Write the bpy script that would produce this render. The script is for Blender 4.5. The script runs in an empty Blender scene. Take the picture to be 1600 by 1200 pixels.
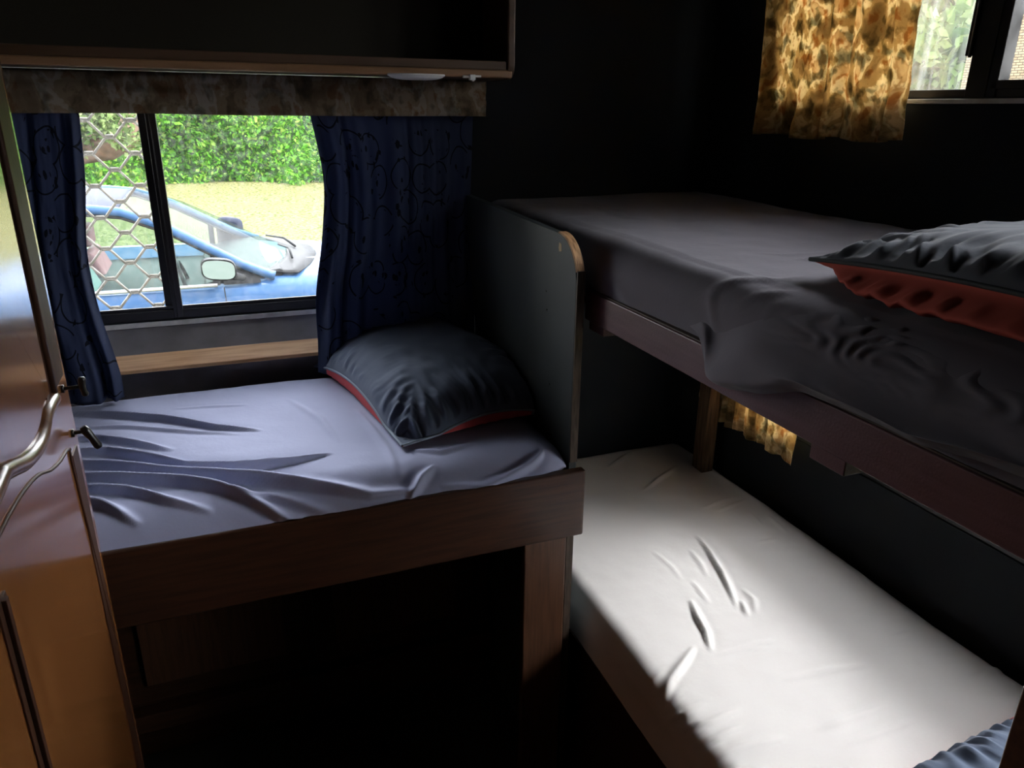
import bpy, math, random
import numpy as np
from mathutils import Vector, Matrix

# ------------------------------------------------------------------ camera, sky, sun, exposure
F, CX, CY, H = 1172.0, 800.0, 600.0, 1.5          # focal length in pixels of the 1600 px frame, eye height

def _ray(p):
    return np.array([p[0] - CX, -(p[1] - CY), -F])

_y = _ray((310, 165)); _y /= np.linalg.norm(_y)
_x = _ray((3950, 210)); _x -= _x.dot(_y) * _y; _x /= np.linalg.norm(_x)
_z = np.cross(_x, _y)
ROT = np.array([_x, _y, _z])                       # camera axes -> world
CAM = np.array([0, 0, H])

def onz(px, py, v):
    d = ROT @ _ray((px, py)); return CAM + d * (v - H) / d[2]
def onx(px, py, v):
    d = ROT @ _ray((px, py)); return CAM + d * v / d[0]
def ony(px, py, v):
    d = ROT @ _ray((px, py)); return CAM + d * v / d[1]

S = bpy.context.scene
C = S.collection
cd = bpy.data.cameras.new('camera'); cam = bpy.data.objects.new('camera', cd); C.objects.link(cam)
cd.sensor_width = 36; cd.lens = F / 1600 * 36; cd.clip_start = 0.02; cd.clip_end = 300
M4 = Matrix([list(ROT[0]) + [0], list(ROT[1]) + [0], list(ROT[2]) + [H], [0, 0, 0, 1]])
cam.matrix_world = M4
S.camera = cam
S.view_settings.view_transform = 'Standard'; S.view_settings.look = 'None'
S.view_settings.gamma = 1; S.view_settings.use_curve_mapping = False
S.view_settings.exposure = 1.25

world = bpy.data.worlds.new('world'); S.world = world; world.use_nodes = True
nt = world.node_tree; nt.nodes.clear()
wo = nt.nodes.new('ShaderNodeOutputWorld'); wb = nt.nodes.new('ShaderNodeBackground')
wg = nt.nodes.new('ShaderNodeNewGeometry'); ws = nt.nodes.new('ShaderNodeSeparateXYZ')
wr = nt.nodes.new('ShaderNodeValToRGB')
tc = nt.nodes.new('ShaderNodeTexCoord')
nt.links.new(tc.outputs['Generated'], ws.inputs[0]); nt.links.new(ws.outputs['Z'], wr.inputs[0])
wr.color_ramp.elements[0].position = 0.0; wr.color_ramp.elements[0].color = (1.0, 1.0, 1.0, 1)
wr.color_ramp.elements[1].position = 0.75; wr.color_ramp.elements[1].color = (0.22, 0.27, 0.34, 1)
_e = wr.color_ramp.elements.new(.35); _e.color = (.86, .92, 1.0, 1)
wb.inputs['Strength'].default_value = 5.0
# two soft glows added to the sky to brighten the beds through the windows
def _glow(direction, power, strength, col):
    d = Vector(direction).normalized()
    dp = nt.nodes.new('ShaderNodeVectorMath'); dp.operation = 'DOT_PRODUCT'; dp.inputs[1].default_value = d
    nm = nt.nodes.new('ShaderNodeVectorMath'); nm.operation = 'NORMALIZE'; nt.links.new(tc.outputs['Generated'], nm.inputs[0]); nt.links.new(nm.outputs[0], dp.inputs[0])
    mx = nt.nodes.new('ShaderNodeMath'); mx.operation = 'MAXIMUM'; mx.inputs[1].default_value = 0; nt.links.new(dp.outputs['Value'], mx.inputs[0])
    pw = nt.nodes.new('ShaderNodeMath'); pw.operation = 'POWER'; pw.inputs[1].default_value = power; nt.links.new(mx.outputs[0], pw.inputs[0])
    sc = nt.nodes.new('ShaderNodeVectorMath'); sc.operation = 'SCALE'; sc.inputs[0].default_value = [c * strength for c in col]; nt.links.new(pw.outputs[0], sc.inputs[3])
    return sc.outputs[0]
_a1 = nt.nodes.new('ShaderNodeVectorMath'); _a2 = nt.nodes.new('ShaderNodeVectorMath')
nt.links.new(wr.outputs[0], _a1.inputs[0]); nt.links.new(_glow((.73, -.10, .68), 8, 3.3, (.96, .98, 1)), _a1.inputs[1])
nt.links.new(_a1.outputs[0], _a2.inputs[0]); nt.links.new(_glow((-.05, .80, .62), 10, 2.1, (.95, .97, 1)), _a2.inputs[1])
nt.links.new(_a2.outputs[0], wb.inputs[0]); nt.links.new(wb.outputs[0], wo.inputs[0])

sl = bpy.data.lights.new('sun', 'SUN'); sun = bpy.data.objects.new('sun', sl); C.objects.link(sun)
sl.energy = 1.9; sl.angle = math.radians(3); sl.color = (1, 0.95, 0.85)
sun.rotation_euler = Vector((0.12, 0.10, -1.0)).to_track_quat('-Z', 'Y').to_euler()

def portal(name, loc, direction, sx, sy):
    l = bpy.data.lights.new(name, 'AREA'); o = bpy.data.objects.new(name, l); C.objects.link(o)
    l.shape = 'RECTANGLE'; l.size = sx; l.size_y = sy; l.cycles.is_portal = True
    o.location = loc; o.rotation_euler = Vector(direction).to_track_quat('-Z', 'Z').to_euler()
portal('daylight_portal_back', (0, 2.02, 1.27), (0, -1, 0), 0.95, 0.55)
portal('daylight_portal_upper', (1.46, 1.05, 1.71), (-1, 0, 0), 1.4, 0.42)
portal('daylight_portal_lower', (1.46, 1.05, 0.92), (-1, 0, 0), 1.4, 0.38)

# ------------------------------------------------------------------ materials
def mat(name, col=(.5, .5, .5), rough=.6, spec=.5, metal=0, coat=0, noise=None, bump=None, sheen=0):
    """noise=(scale, second colour, lo, hi, stretch) ; bump=(scale, strength, dist, stretch)"""
    m = bpy.data.materials.new(name); m.use_nodes = True
    n = m.node_tree.nodes; l = m.node_tree.links; b = n['Principled BSDF']
    b.inputs['Base Color'].default_value = (*col, 1); b.inputs['Roughness'].default_value = rough
    b.inputs['Specular IOR Level'].default_value = spec; b.inputs['Metallic'].default_value = metal
    b.inputs['Coat Weight'].default_value = coat; b.inputs['Coat Roughness'].default_value = .12
    if sheen:
        b.inputs['Sheen Weight'].default_value = sheen; b.inputs['Sheen Roughness'].default_value = .4
    t = n.new('ShaderNodeTexCoord')
    def tex(scale, stretch, detail=4):
        mp = n.new('ShaderNodeMapping'); mp.inputs['Scale'].default_value = stretch
        x = n.new('ShaderNodeTexNoise'); x.inputs['Scale'].default_value = scale; x.inputs['Detail'].default_value = detail
        l.new(t.outputs['Object'], mp.inputs[0]); l.new(mp.outputs[0], x.inputs['Vector']); return x
    if noise:
        sc, c2, lo, hi, st = noise
        x = tex(sc, st); r = n.new('ShaderNodeValToRGB')
        r.color_ramp.elements[0].position = lo; r.color_ramp.elements[0].color = (*col, 1)
        r.color_ramp.elements[1].position = hi; r.color_ramp.elements[1].color = (*c2, 1)
        l.new(x.outputs['Fac'], r.inputs[0]); l.new(r.outputs[0], b.inputs['Base Color'])
    if bump:
        sc, s_, d, st = bump
        x = tex(sc, st, 2); bp = n.new('ShaderNodeBump'); bp.inputs['Strength'].default_value = s_; bp.inputs['Distance'].default_value = d
        l.new(x.outputs['Fac'], bp.inputs['Height']); l.new(bp.outputs[0], b.inputs['Normal'])
    return m

ONE = (1, 1, 1)
M = {}
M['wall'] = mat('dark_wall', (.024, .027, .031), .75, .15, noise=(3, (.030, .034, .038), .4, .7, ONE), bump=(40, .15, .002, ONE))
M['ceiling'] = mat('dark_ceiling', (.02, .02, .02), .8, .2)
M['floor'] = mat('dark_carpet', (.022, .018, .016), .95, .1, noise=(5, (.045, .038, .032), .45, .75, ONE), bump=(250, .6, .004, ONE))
M['wood_dark'] = mat('dark_varnished_wood', (.06, .024, .012), .42, .4, noise=(9, (.032, .013, .007), .4, .7, (1, 12, 12)), coat=.25)
M['wood_leg'] = mat('brown_leg_wood', (.11, .048, .024), .45, .5, noise=(9, (.06, .024, .012), .4, .7, (14, 14, 1)), coat=.15)
M['door_wood'] = mat('varnished_door_wood', (.30, .115, .035), .25, .55, noise=(7, (.17, .058, .016), .35, .75, (10, 10, .7)), coat=1, bump=(30, .05, .001, (10, 10, 1)))
M['door_bead'] = mat('brown_door_bead', (.15, .065, .026), .38, .45, noise=(7, (.08, .03, .012), .4, .7, (10, 10, 1)), coat=.35)
M['door_groove'] = mat('dark_door_moulding', (.05, .019, .009), .55, .25, noise=(7, (.03, .010, .005), .4, .7, (10, 10, 1)))
M['rail_red'] = mat('red_brown_painted_wood', (.11, .050, .055), .4, .5, noise=(10, (.085, .036, .04), .4, .7, (12, 1, 12)), bump=(300, .25, .001, ONE))
M['pine'] = mat('pine_timber', (.66, .38, .19), .5, .4, noise=(8, (.48, .25, .11), .4, .7, (1, 14, 14)))
M['post_wood'] = mat('raw_post_timber', (.22, .13, .07), .65, .3, noise=(10, (.09, .05, .028), .35, .7, (12, 12, 1)), bump=(60, .3, .001, (8, 8, 1)))
M['shelf_wood'] = mat('brown_shelf_wood', (.10, .055, .03), .5, .5, noise=(6, (.07, .038, .02), .4, .7, (1, 10, 10)))
M['shelf_back'] = mat('dark_olive_board', (.030, .026, .018), .7, .2)
M['shelf_edge'] = mat('tan_edge_strip', (.30, .165, .085), .4, .5, noise=(6, (.22, .12, .06), .4, .7, (1, 10, 10)))
M['divider'] = mat('grey_green_panel', (.036, .044, .044), .5, .35, noise=(6, (.026, .032, .034), .4, .7, (1, 1, .6)), bump=(60, .1, .001, ONE))
M['ply'] = mat('lit_plywood_edge', (.50, .28, .13), .6, .3, noise=(40, (.20, .10, .045), .4, .65, (8, 1, 1)))  # brighter copy of the plywood: light on the divider's top corner put into colour
M['ply_dark'] = mat('shaded_plywood_edge', (.085, .06, .045), .6, .3, noise=(30, (.05, .035, .025), .4, .65, (8, 1, 1)))  # darker copy of the same plywood, with shade put into its colour
M['chip'] = mat('bare_wood_chip', (.45, .34, .2), .7, .2)
M['black_metal'] = mat('black_window_aluminium', (.018, .016, .016), .4, .5)
M['grille'] = mat('beige_security_grille', (.34, .31, .26), .5, .5)
M['grille_dark'] = mat('dark_security_grille', (.05, .05, .055), .5, .5)
M['sill'] = mat('pale_sill_strip', (.75, .74, .70), .45, .5, noise=(30, (.55, .54, .5), .4, .7, ONE))
M['grey_paint'] = mat('grey_painted_reveal', (.24, .225, .23), .5, .4, noise=(14, (.19, .175, .175), .4, .65, ONE))
M['white_plastic'] = mat('white_plastic', (.75, .75, .73), .4, .5)
M['black_handle'] = mat('black_iron_handle', (.006, .006, .006), .35, .5)
M['sheet_navy'] = mat('faded_navy_sheet', (.34, .365, .52), .85, .15, bump=(90, .12, .003, ONE), sheen=.15)
M['sheet_white'] = mat('off_white_sheet', (.74, .70, .665), .85, .15, bump=(70, .08, .003, ONE))
M['sheet_black'] = mat('charcoal_sheet', (.145, .135, .158), .85, .15, bump=(90, .12, .003, ONE), sheen=.1)
M['pillow_navy'] = mat('navy_pillow_cotton', (.10, .125, .18), .85, .15, bump=(80, .15, .003, ONE), sheen=.15)
M['pillow_black'] = mat('charcoal_pillow_cotton', (.085, .092, .11), .85, .15, bump=(80, .15, .003, ONE), sheen=.12)
M['salmon'] = mat('salmon_red_cotton', (.58, .10, .11), .85, .15, bump=(80, .12, .003, ONE))
M['rust'] = mat('rust_red_cotton', (.42, .085, .065), .85, .15, bump=(80, .12, .003, ONE))
M['piping'] = mat('grey_blue_piping', (.20, .24, .30), .7, .2)
M['piping_dark'] = mat('dark_grey_piping', (.05, .055, .06), .7, .2)
M['car_paint'] = mat('metallic_blue_car_paint', (.022, .065, .15), .45, .25, metal=0, coat=.08)
M['car_roof'] = mat('dark_blue_roof_paint', (.022, .026, .042), .7, .08)
M['car_black'] = mat('black_car_trim', (.007, .007, .008), .6, .12)
M['rubber'] = mat('tyre_rubber', (.02, .02, .02), .8, .2)
M['rim'] = mat('silver_wheel_rim', (.5, .5, .52), .3, .5, metal=.8)
M['seat_teal'] = mat('grey_green_car_seat', (.12, .17, .16), .8, .2)
M['seat_red'] = mat('dull_red_car_seat', (.24, .10, .11), .8, .2)
M['mirror'] = mat('mirror_glass', (.16, .20, .18), .35, .3)
M['lawn'] = mat('sunlit_lawn', (.055, .068, .018), .9, .05, noise=(16, (.185, .165, .075), .42, .58, ONE), bump=(30, .8, .05, ONE))
M['bark'] = mat('pink_brown_bark', (.15, .095, .07), .95, .05, noise=(6, (.07, .05, .035), .4, .7, ONE))

def leafmat(name, cols, transl=.25):
    m = bpy.data.materials.new(name); m.use_nodes = True; n = m.node_tree.nodes; l = m.node_tree.links
    b = n['Principled BSDF']; b.inputs['Roughness'].default_value = .55; b.inputs['Specular IOR Level'].default_value = .12
    g = n.new('ShaderNodeNewGeometry'); r = n.new('ShaderNodeValToRGB'); e = r.color_ramp.elements
    e[0].color = (*cols[0], 1); e[1].color = (*cols[-1], 1)
    for i, c in enumerate(cols[1:-1]):
        x = e.new((i + 1) / (len(cols) - 1)); x.color = (*c, 1)
    l.new(g.outputs['Random Per Island'], r.inputs[0]); l.new(r.outputs[0], b.inputs['Base Color'])
    tr = n.new('ShaderNodeBsdfTranslucent'); mx = n.new('ShaderNodeMixShader'); mx.inputs[0].default_value = transl
    l.new(r.outputs[0], tr.inputs[0]); l.new(b.outputs[0], mx.inputs[1]); l.new(tr.outputs[0], mx.inputs[2])
    l.new(mx.outputs[0], n['Material Output'].inputs[0]); return m
M['leaf'] = leafmat('hedge_leaves', [(.02, .085, .006), (.055, .18, .01), (.09, .27, .018), (.13, .30, .025), (.18, .24, .04)])
M['leaf2'] = leafmat('tree_leaves', [(.07, .11, .035), (.11, .17, .05), (.16, .23, .075), (.22, .26, .11)])
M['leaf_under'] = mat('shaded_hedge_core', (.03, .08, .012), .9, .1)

def glass(name, dirt=.06, streak=(1, 1, 1), scale=60, gl=.06, tint=(1, 1, 1), rough=.02, fr=.8):
    m = bpy.data.materials.new(name); m.use_nodes = True; n = m.node_tree.nodes; l = m.node_tree.links
    n.remove(n['Principled BSDF'])
    tr = n.new('ShaderNodeBsdfTransparent'); tr.inputs[0].default_value = (*tint, 1)
    g = n.new('ShaderNodeBsdfGlossy'); g.inputs['Roughness'].default_value = rough
    lw = n.new('ShaderNodeFresnel'); lw.inputs[0].default_value = 1.45
    mu = n.new('ShaderNodeMath'); mu.operation = 'MULTIPLY_ADD'; mu.inputs[1].default_value = fr; mu.inputs[2].default_value = gl
    l.new(lw.outputs[0], mu.inputs[0])
    m1 = n.new('ShaderNodeMixShader'); l.new(mu.outputs[0], m1.inputs[0]); l.new(tr.outputs[0], m1.inputs[1]); l.new(g.outputs[0], m1.inputs[2])
    d = n.new('ShaderNodeBsdfDiffuse'); d.inputs[0].default_value = (.75, .75, .72, 1)
    d2 = n.new('ShaderNodeBsdfTranslucent'); d2.inputs[0].default_value = (.75, .75, .72, 1)
    dm = n.new('ShaderNodeMixShader'); dm.inputs[0].default_value = .6; l.new(d.outputs[0], dm.inputs[1]); l.new(d2.outputs[0], dm.inputs[2])
    t = n.new('ShaderNodeTexCoord'); mp = n.new('ShaderNodeMapping'); mp.inputs['Scale'].default_value = streak
    x = n.new('ShaderNodeTexNoise'); x.inputs['Scale'].default_value = scale; x.inputs['Detail'].default_value = 5
    l.new(t.outputs['Object'], mp.inputs[0]); l.new(mp.outputs[0], x.inputs['Vector'])
    r = n.new('ShaderNodeMapRange'); r.inputs[1].default_value = .45; r.inputs[2].default_value = .8; r.inputs[3].default_value = dirt * .35; r.inputs[4].default_value = dirt * 2.5
    l.new(x.outputs['Fac'], r.inputs[0])
    m2 = n.new('ShaderNodeMixShader'); l.new(r.outputs[0], m2.inputs[0]); l.new(m1.outputs[0], m2.inputs[1]); l.new(dm.outputs[0], m2.inputs[2])
    l.new(m2.outputs[0], n['Material Output'].inputs[0]); return m
M['glass_back'] = glass('dusty_window_glass', .022)
M['glass_side'] = glass('streaky_window_glass', .10, (40, 40, 1.2), 2.2)
M['glass_car'] = glass('car_window_glass', .02, gl=.003, tint=(.62, .74, .70), fr=.028)

def fabric(name, kind, scale=1.0, transl=0.0, dim=1):
    """kind 'floral' = blotchy ochre print, 'vine' = navy cloth with dark curling vines; pattern in the cloth's own UV (metres)"""
    m = bpy.data.materials.new(name); m.use_nodes = True; n = m.node_tree.nodes; l = m.node_tree.links
    b = n['Principled BSDF']; b.inputs['Roughness'].default_value = .85; b.inputs['Specular IOR Level'].default_value = .15
    uv = n.new('ShaderNodeUVMap'); mp = n.new('ShaderNodeMapping'); mp.inputs['Scale'].default_value = (scale,) * 3
    l.new(uv.outputs[0], mp.inputs[0])
    def noise(sc, det=4, dist=0):
        x = n.new('ShaderNodeTexNoise'); x.inputs['Scale'].default_value = sc; x.inputs['Detail'].default_value = det; x.inputs['Distortion'].default_value = dist
        l.new(mp.outputs[0], x.inputs['Vector']); return x
    def math_(op, a, b_=None, c_=None):
        x = n.new('ShaderNodeMath'); x.operation = op
        for i, v in enumerate((a, b_, c_)):
            if v is None: continue
            if isinstance(v, (int, float)): x.inputs[i].default_value = v
            else: l.new(v, x.inputs[i])
        return x.outputs[0]
    if kind == 'floral':
        def ramp(src, stops):
            r = n.new('ShaderNodeValToRGB'); e = r.color_ramp.elements
            e[0].position = stops[0][0]; e[0].color = (*stops[0][1], 1); e[1].position = stops[-1][0]; e[1].color = (*stops[-1][1], 1)
            for p_, c_ in stops[1:-1]:
                q = e.new(p_); q.color = (*c_, 1)
            l.new(src, r.inputs[0]); return r
        a = noise(15, 8, .25)
        r = ramp(a.outputs['Fac'], [(.36, (.36, .25, .12)), (.43, (.46, .32, .16)), (.455, (.58, .42, .21)), (.50, (.55, .39, .19)), (.525, (.80, .66, .40)), (.57, (.84, .70, .45)), (.60, (.62, .43, .22)), (.66, (.74, .57, .33))])
        c = noise(26, 8, .3)
        r2 = ramp(c.outputs['Fac'], [(.36, (.45, .47, .46)), (.43, (.70, .70, .66)), (.47, (1, 1, 1)), (.58, (1, 1, 1)), (.63, (.80, .62, .48))])
        mm = n.new('ShaderNodeMix'); mm.data_type = 'RGBA'; mm.blend_type = 'MULTIPLY'; mm.inputs[0].default_value = 1
        l.new(r.outputs[0], mm.inputs[6]); l.new(r2.outputs[0], mm.inputs[7]); col = mm.outputs[2]
    else:
        # curling stems: thin distorted rings round scattered centres; leaves: small pointed blots riding along them
        wob = noise(9, 2); wa = n.new('ShaderNodeVectorMath'); wa.operation = 'SCALE'; wa.inputs[3].default_value = .035
        ws_ = n.new('ShaderNodeVectorMath'); ws_.operation = 'SUBTRACT'; ws_.inputs[1].default_value = (.5, .5, .5)
        l.new(wob.outputs['Color'], ws_.inputs[0]); l.new(ws_.outputs[0], wa.inputs[0])
        ad = n.new('ShaderNodeVectorMath'); l.new(mp.outputs[0], ad.inputs[0]); l.new(wa.outputs[0], ad.inputs[1])
        v = n.new('ShaderNodeTexVoronoi'); v.voronoi_dimensions = '2D'; v.inputs['Scale'].default_value = 11.5; v.inputs['Randomness'].default_value = .75
        l.new(ad.outputs[0], v.inputs['Vector'])
        d = math_('ABSOLUTE', math_('SUBTRACT', v.outputs['Distance'], .44))
        ring = math_('LESS_THAN', d, .022)
        br = noise(11, 1); keep = math_('GREATER_THAN', br.outputs['Fac'], .46)
        ring = math_('MULTIPLY', ring, keep)
        v2 = n.new('ShaderNodeTexVoronoi'); v2.voronoi_dimensions = '2D'; v2.inputs['Scale'].default_value = 62
        sq = n.new('ShaderNodeMapping'); sq.inputs['Scale'].default_value = (1, .6, 1); sq.inputs['Rotation'].default_value = (0, 0, .7)
        l.new(ad.outputs[0], sq.inputs[0]); l.new(sq.outputs[0], v2.inputs['Vector'])
        blot = math_('LESS_THAN', v2.outputs['Distance'], .36)
        near = math_('LESS_THAN', d, .10)
        mk = noise(24, 1); k2 = math_('GREATER_THAN', mk.outputs['Fac'], .60)
        leaf = math_('MULTIPLY', math_('MULTIPLY', blot, near), k2)
        bud = math_('MULTIPLY', math_('MULTIPLY', math_('LESS_THAN', v.outputs['Distance'], .20), math_('LESS_THAN', v2.outputs['Distance'], .30)), math_('GREATER_THAN', noise(7, 1).outputs['Fac'], .5))
        f_ = math_('MAXIMUM', math_('MAXIMUM', ring, leaf), bud)
        mm = n.new('ShaderNodeMix'); mm.data_type = 'RGBA'
        mm.inputs[6].default_value = (.055, .070, .128, 1); mm.inputs[7].default_value = (.010, .012, .020, 1)
        l.new(f_, mm.inputs[0]); col = mm.outputs[2]
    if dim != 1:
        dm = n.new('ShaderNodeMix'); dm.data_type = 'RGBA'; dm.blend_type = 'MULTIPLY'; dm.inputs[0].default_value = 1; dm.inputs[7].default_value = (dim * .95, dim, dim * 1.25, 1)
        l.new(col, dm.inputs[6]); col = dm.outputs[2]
    l.new(col, b.inputs['Base Color'])
    if transl:
        tr = n.new('ShaderNodeBsdfTranslucent'); l.new(col, tr.inputs[0]); mx = n.new('ShaderNodeMixShader'); mx.inputs[0].default_value = transl
        l.new(b.outputs[0], mx.inputs[1]); l.new(tr.outputs[0], mx.inputs[2]); l.new(mx.outputs[0], n['Material Output'].inputs[0])
    return m
M['floral'] = fabric('ochre_floral_curtain_cloth', 'floral', 1.0, .6)
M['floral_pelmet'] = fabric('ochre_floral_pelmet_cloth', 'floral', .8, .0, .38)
M['vine'] = fabric('navy_vine_curtain_cloth', 'vine', 1.0, .28)

# ------------------------------------------------------------------ object helpers
def obj(name, me, parent=None, m=None, label=None, cat=None, kind=None, group=None, smooth=True):
    o = bpy.data.objects.new(name, me); C.objects.link(o)
    if parent: o.parent = parent
    if m is not None: me.materials.append(M[m])
    if smooth:
        me.polygons.foreach_set('use_smooth', [True] * len(me.polygons))
    tag(o, label, cat, kind, group); return o
def tag(o, label=None, cat=None, kind=None, group=None):
    if label: o['label'] = label
    if cat: o['category'] = cat
    if kind: o['kind'] = kind
    if group: o['group'] = group
def empty(name, loc, label, cat, kind=None, group=None):
    o = bpy.data.objects.new(name, None); C.objects.link(o); o.location = loc; o.empty_display_size = .05
    tag(o, label, cat, kind, group); return o

class MB:
    """collects boxes, prisms, tubes and grids, then links them as one mesh object"""
    def __init__(s): s.v = []; s.f = []; s.uv = None
    def add(s, vs, fs):
        k = len(s.v); s.v += [tuple(map(float, p)) for p in vs]; s.f += [tuple(i + k for i in f) for f in fs]; return s
    def box(s, x0, x1, y0, y1, z0, z1):
        return s.add([(x0, y0, z0), (x1, y0, z0), (x1, y1, z0), (x0, y1, z0), (x0, y0, z1), (x1, y0, z1), (x1, y1, z1), (x0, y1, z1)],
                     [(0, 3, 2, 1), (4, 5, 6, 7), (0, 1, 5, 4), (1, 2, 6, 5), (2, 3, 7, 6), (3, 0, 4, 7)])
    def prism(s, pts, axis, a, b):
        """closed 2-D outline extruded along an axis between a and b"""
        def P(p, t): return {'x': (t, p[0], p[1]), 'y': (p[0], t, p[1]), 'z': (p[0], p[1], t)}[axis]
        n = len(pts)
        return s.add([P(p, a) for p in pts] + [P(p, b) for p in pts],
                     [tuple(range(n))[::-1], tuple(range(n, 2 * n))] + [(i, (i + 1) % n, n + (i + 1) % n, n + i) for i in range(n)])
    def tube(s, pts, r, n=8, caps=True):
        pts = [Vector(p) for p in pts]; rs = r if isinstance(r, (list, tuple)) else [r] * len(pts)
        vs = []; fs = []; up = None
        for i, p in enumerate(pts):
            t = (pts[min(i + 1, len(pts) - 1)] - pts[max(i - 1, 0)]).normalized()
            if up is None: up = t.orthogonal().normalized()
            up = (up - t * up.dot(t)).normalized(); w = t.cross(up)
            for k in range(n):
                a = 2 * math.pi * k / n; vs.append(p + (up * math.cos(a) + w * math.sin(a)) * rs[i])
        for i in range(len(pts) - 1):
            for k in range(n):
                fs.append((i * n + k, i * n + (k + 1) % n, (i + 1) * n + (k + 1) % n, (i + 1) * n + k))
        if caps: fs += [tuple(range(n))[::-1], tuple(range((len(pts) - 1) * n, len(pts) * n))]
        return s.add(vs, fs)
    def grid(s, P):
        """P: array (rows, cols, 3)"""
        r, c = P.shape[:2]
        return s.add(P.reshape(-1, 3).tolist(), [(i * c + j, i * c + j + 1, (i + 1) * c + j + 1, (i + 1) * c + j) for i in range(r - 1) for j in range(c - 1)])
    def build(s, name, m, parent=None, bevel=0, solid=0, smooth=None, origin=None, **kw):
        v = s.v
        if parent is not None:
            pl = parent.location if parent.parent is None else parent.location + parent.parent.location
            v = [(a - pl.x, b - pl.y, c - pl.z) for a, b, c in v]
            org = Vector((0, 0, 0))
        else:
            org = Vector(origin) if origin else Vector((np.array(v)[:, 0].mean(), np.array(v)[:, 1].mean(), np.array(v)[:, 2].min()))
            v = [(a - org.x, b - org.y, c - org.z) for a, b, c in v]
        me = bpy.data.meshes.new(name); me.from_pydata(v, [], s.f); me.update()
        o = obj(name, me, parent, m, smooth=bool(smooth) if smooth is not None else False, **kw)
        if parent is None: o.location = org
        if bevel:
            b = o.modifiers.new('bevel', 'BEVEL'); b.width = bevel; b.segments = 3; b.limit_method = 'ANGLE'; b.angle_limit = math.radians(40)
            me.polygons.foreach_set('use_smooth', [True] * len(me.polygons))
            w = o.modifiers.new('wn', 'WEIGHTED_NORMAL'); w.keep_sharp = True
        if solid:
            b = o.modifiers.new('solid', 'SOLIDIFY'); b.thickness = solid; b.offset = 0
        return o

def gridmesh(name, P, m, parent=None, uv=None, solid=0, mats=None, **kw):
    """smooth grid mesh object from an array (rows, cols, 3), optional uv (rows, cols, 2)"""
    r, c = P.shape[:2]; P = P.astype(float).copy()
    if parent is not None:
        pl = parent.location if parent.parent is None else parent.location + parent.parent.location
        P -= np.array(pl)
        org = None
    else:
        org = np.array([P[..., 0].mean(), P[..., 1].mean(), P[..., 2].min()]); P -= org
    me = bpy.data.meshes.new(name)
    idx = np.arange(r * c).reshape(r, c)
    f = np.stack([idx[:-1, :-1], idx[:-1, 1:], idx[1:, 1:], idx[1:, :-1]], -1).reshape(-1, 4)
    me.from_pydata(P.reshape(-1, 3).tolist(), [], f.tolist()); me.update()
    if uv is not None:
        L = me.uv_layers.new(name='UVMap'); L.data.foreach_set('uv', uv.reshape(-1, 2)[f.reshape(-1)].astype(np.float32).ravel())
    o = obj(name, me, parent, m, **kw)
    if org is not None: o.location = org
    if solid:
        b = o.modifiers.new('solid', 'SOLIDIFY'); b.thickness = solid; b.offset = 0
    return o

def smoothstep(a, b, x):
    t = np.clip((x - a) / (b - a), 0, 1); return t * t * (3 - 2 * t)

_rng = np.random.RandomState(4)
def vnoise(x, y, scale, seed=0, octaves=3):
    """smooth value noise, numpy"""
    out = 0; amp = 1
    for o in range(octaves):
        r = np.random.RandomState(seed + 17 * o); T = r.rand(64, 64) * 2 - 1
        a = x * scale * 2 ** o + 100; b = y * scale * 2 ** o + 100
        i = np.floor(a).astype(int); j = np.floor(b).astype(int); u = a - i; v = b - j
        u = u * u * (3 - 2 * u); v = v * v * (3 - 2 * v); i %= 64; j %= 64; i1 = (i + 1) % 64; j1 = (j + 1) % 64
        out = out + amp * ((T[i, j] * (1 - u) + T[i1, j] * u) * (1 - v) + (T[i, j1] * (1 - u) + T[i1, j1] * u) * v); amp *= .5
    return out

def folds(X, Y, lst):
    """height field of creases. each: (polyline, height, half width, skew) - a rounded ridge that tapers at both ends, steep on one side"""
    Z = np.zeros_like(X)
    for pl, h, w, sk in lst:
        pl = np.array(pl, float); seg = np.hypot(*np.diff(pl, axis=0).T); L = seg.sum(); s0 = 0
        best = np.full(X.shape, 1e9); bs = np.zeros_like(X); side = np.zeros_like(X)
        for k in range(len(pl) - 1):
            a, b = pl[k], pl[k + 1]; d = b - a; n2 = d.dot(d)
            t = np.clip(((X - a[0]) * d[0] + (Y - a[1]) * d[1]) / n2, 0, 1)
            dx = X - a[0] - t * d[0]; dy = Y - a[1] - t * d[1]; dist = np.hypot(dx, dy)
            m = dist < best; best = np.where(m, dist, best); bs = np.where(m, (s0 + t * seg[k]) / L, bs)
            side = np.where(m, np.sign(d[0] * dy - d[1] * dx), side); s0 += seg[k]
        tap = np.sin(np.pi * np.clip(bs, 0, 1)) ** .6
        ww = w * (.45 + .55 * tap)
        ww = np.where(side * sk > 0, ww * (1 + abs(sk)), ww * (1 - .6 * min(abs(sk), 1)))
        Z += h * tap * np.exp(-(best / ww) ** 2) - .3 * h * tap * np.exp(-(best / (ww * 2.2)) ** 2)
    return Z

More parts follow.
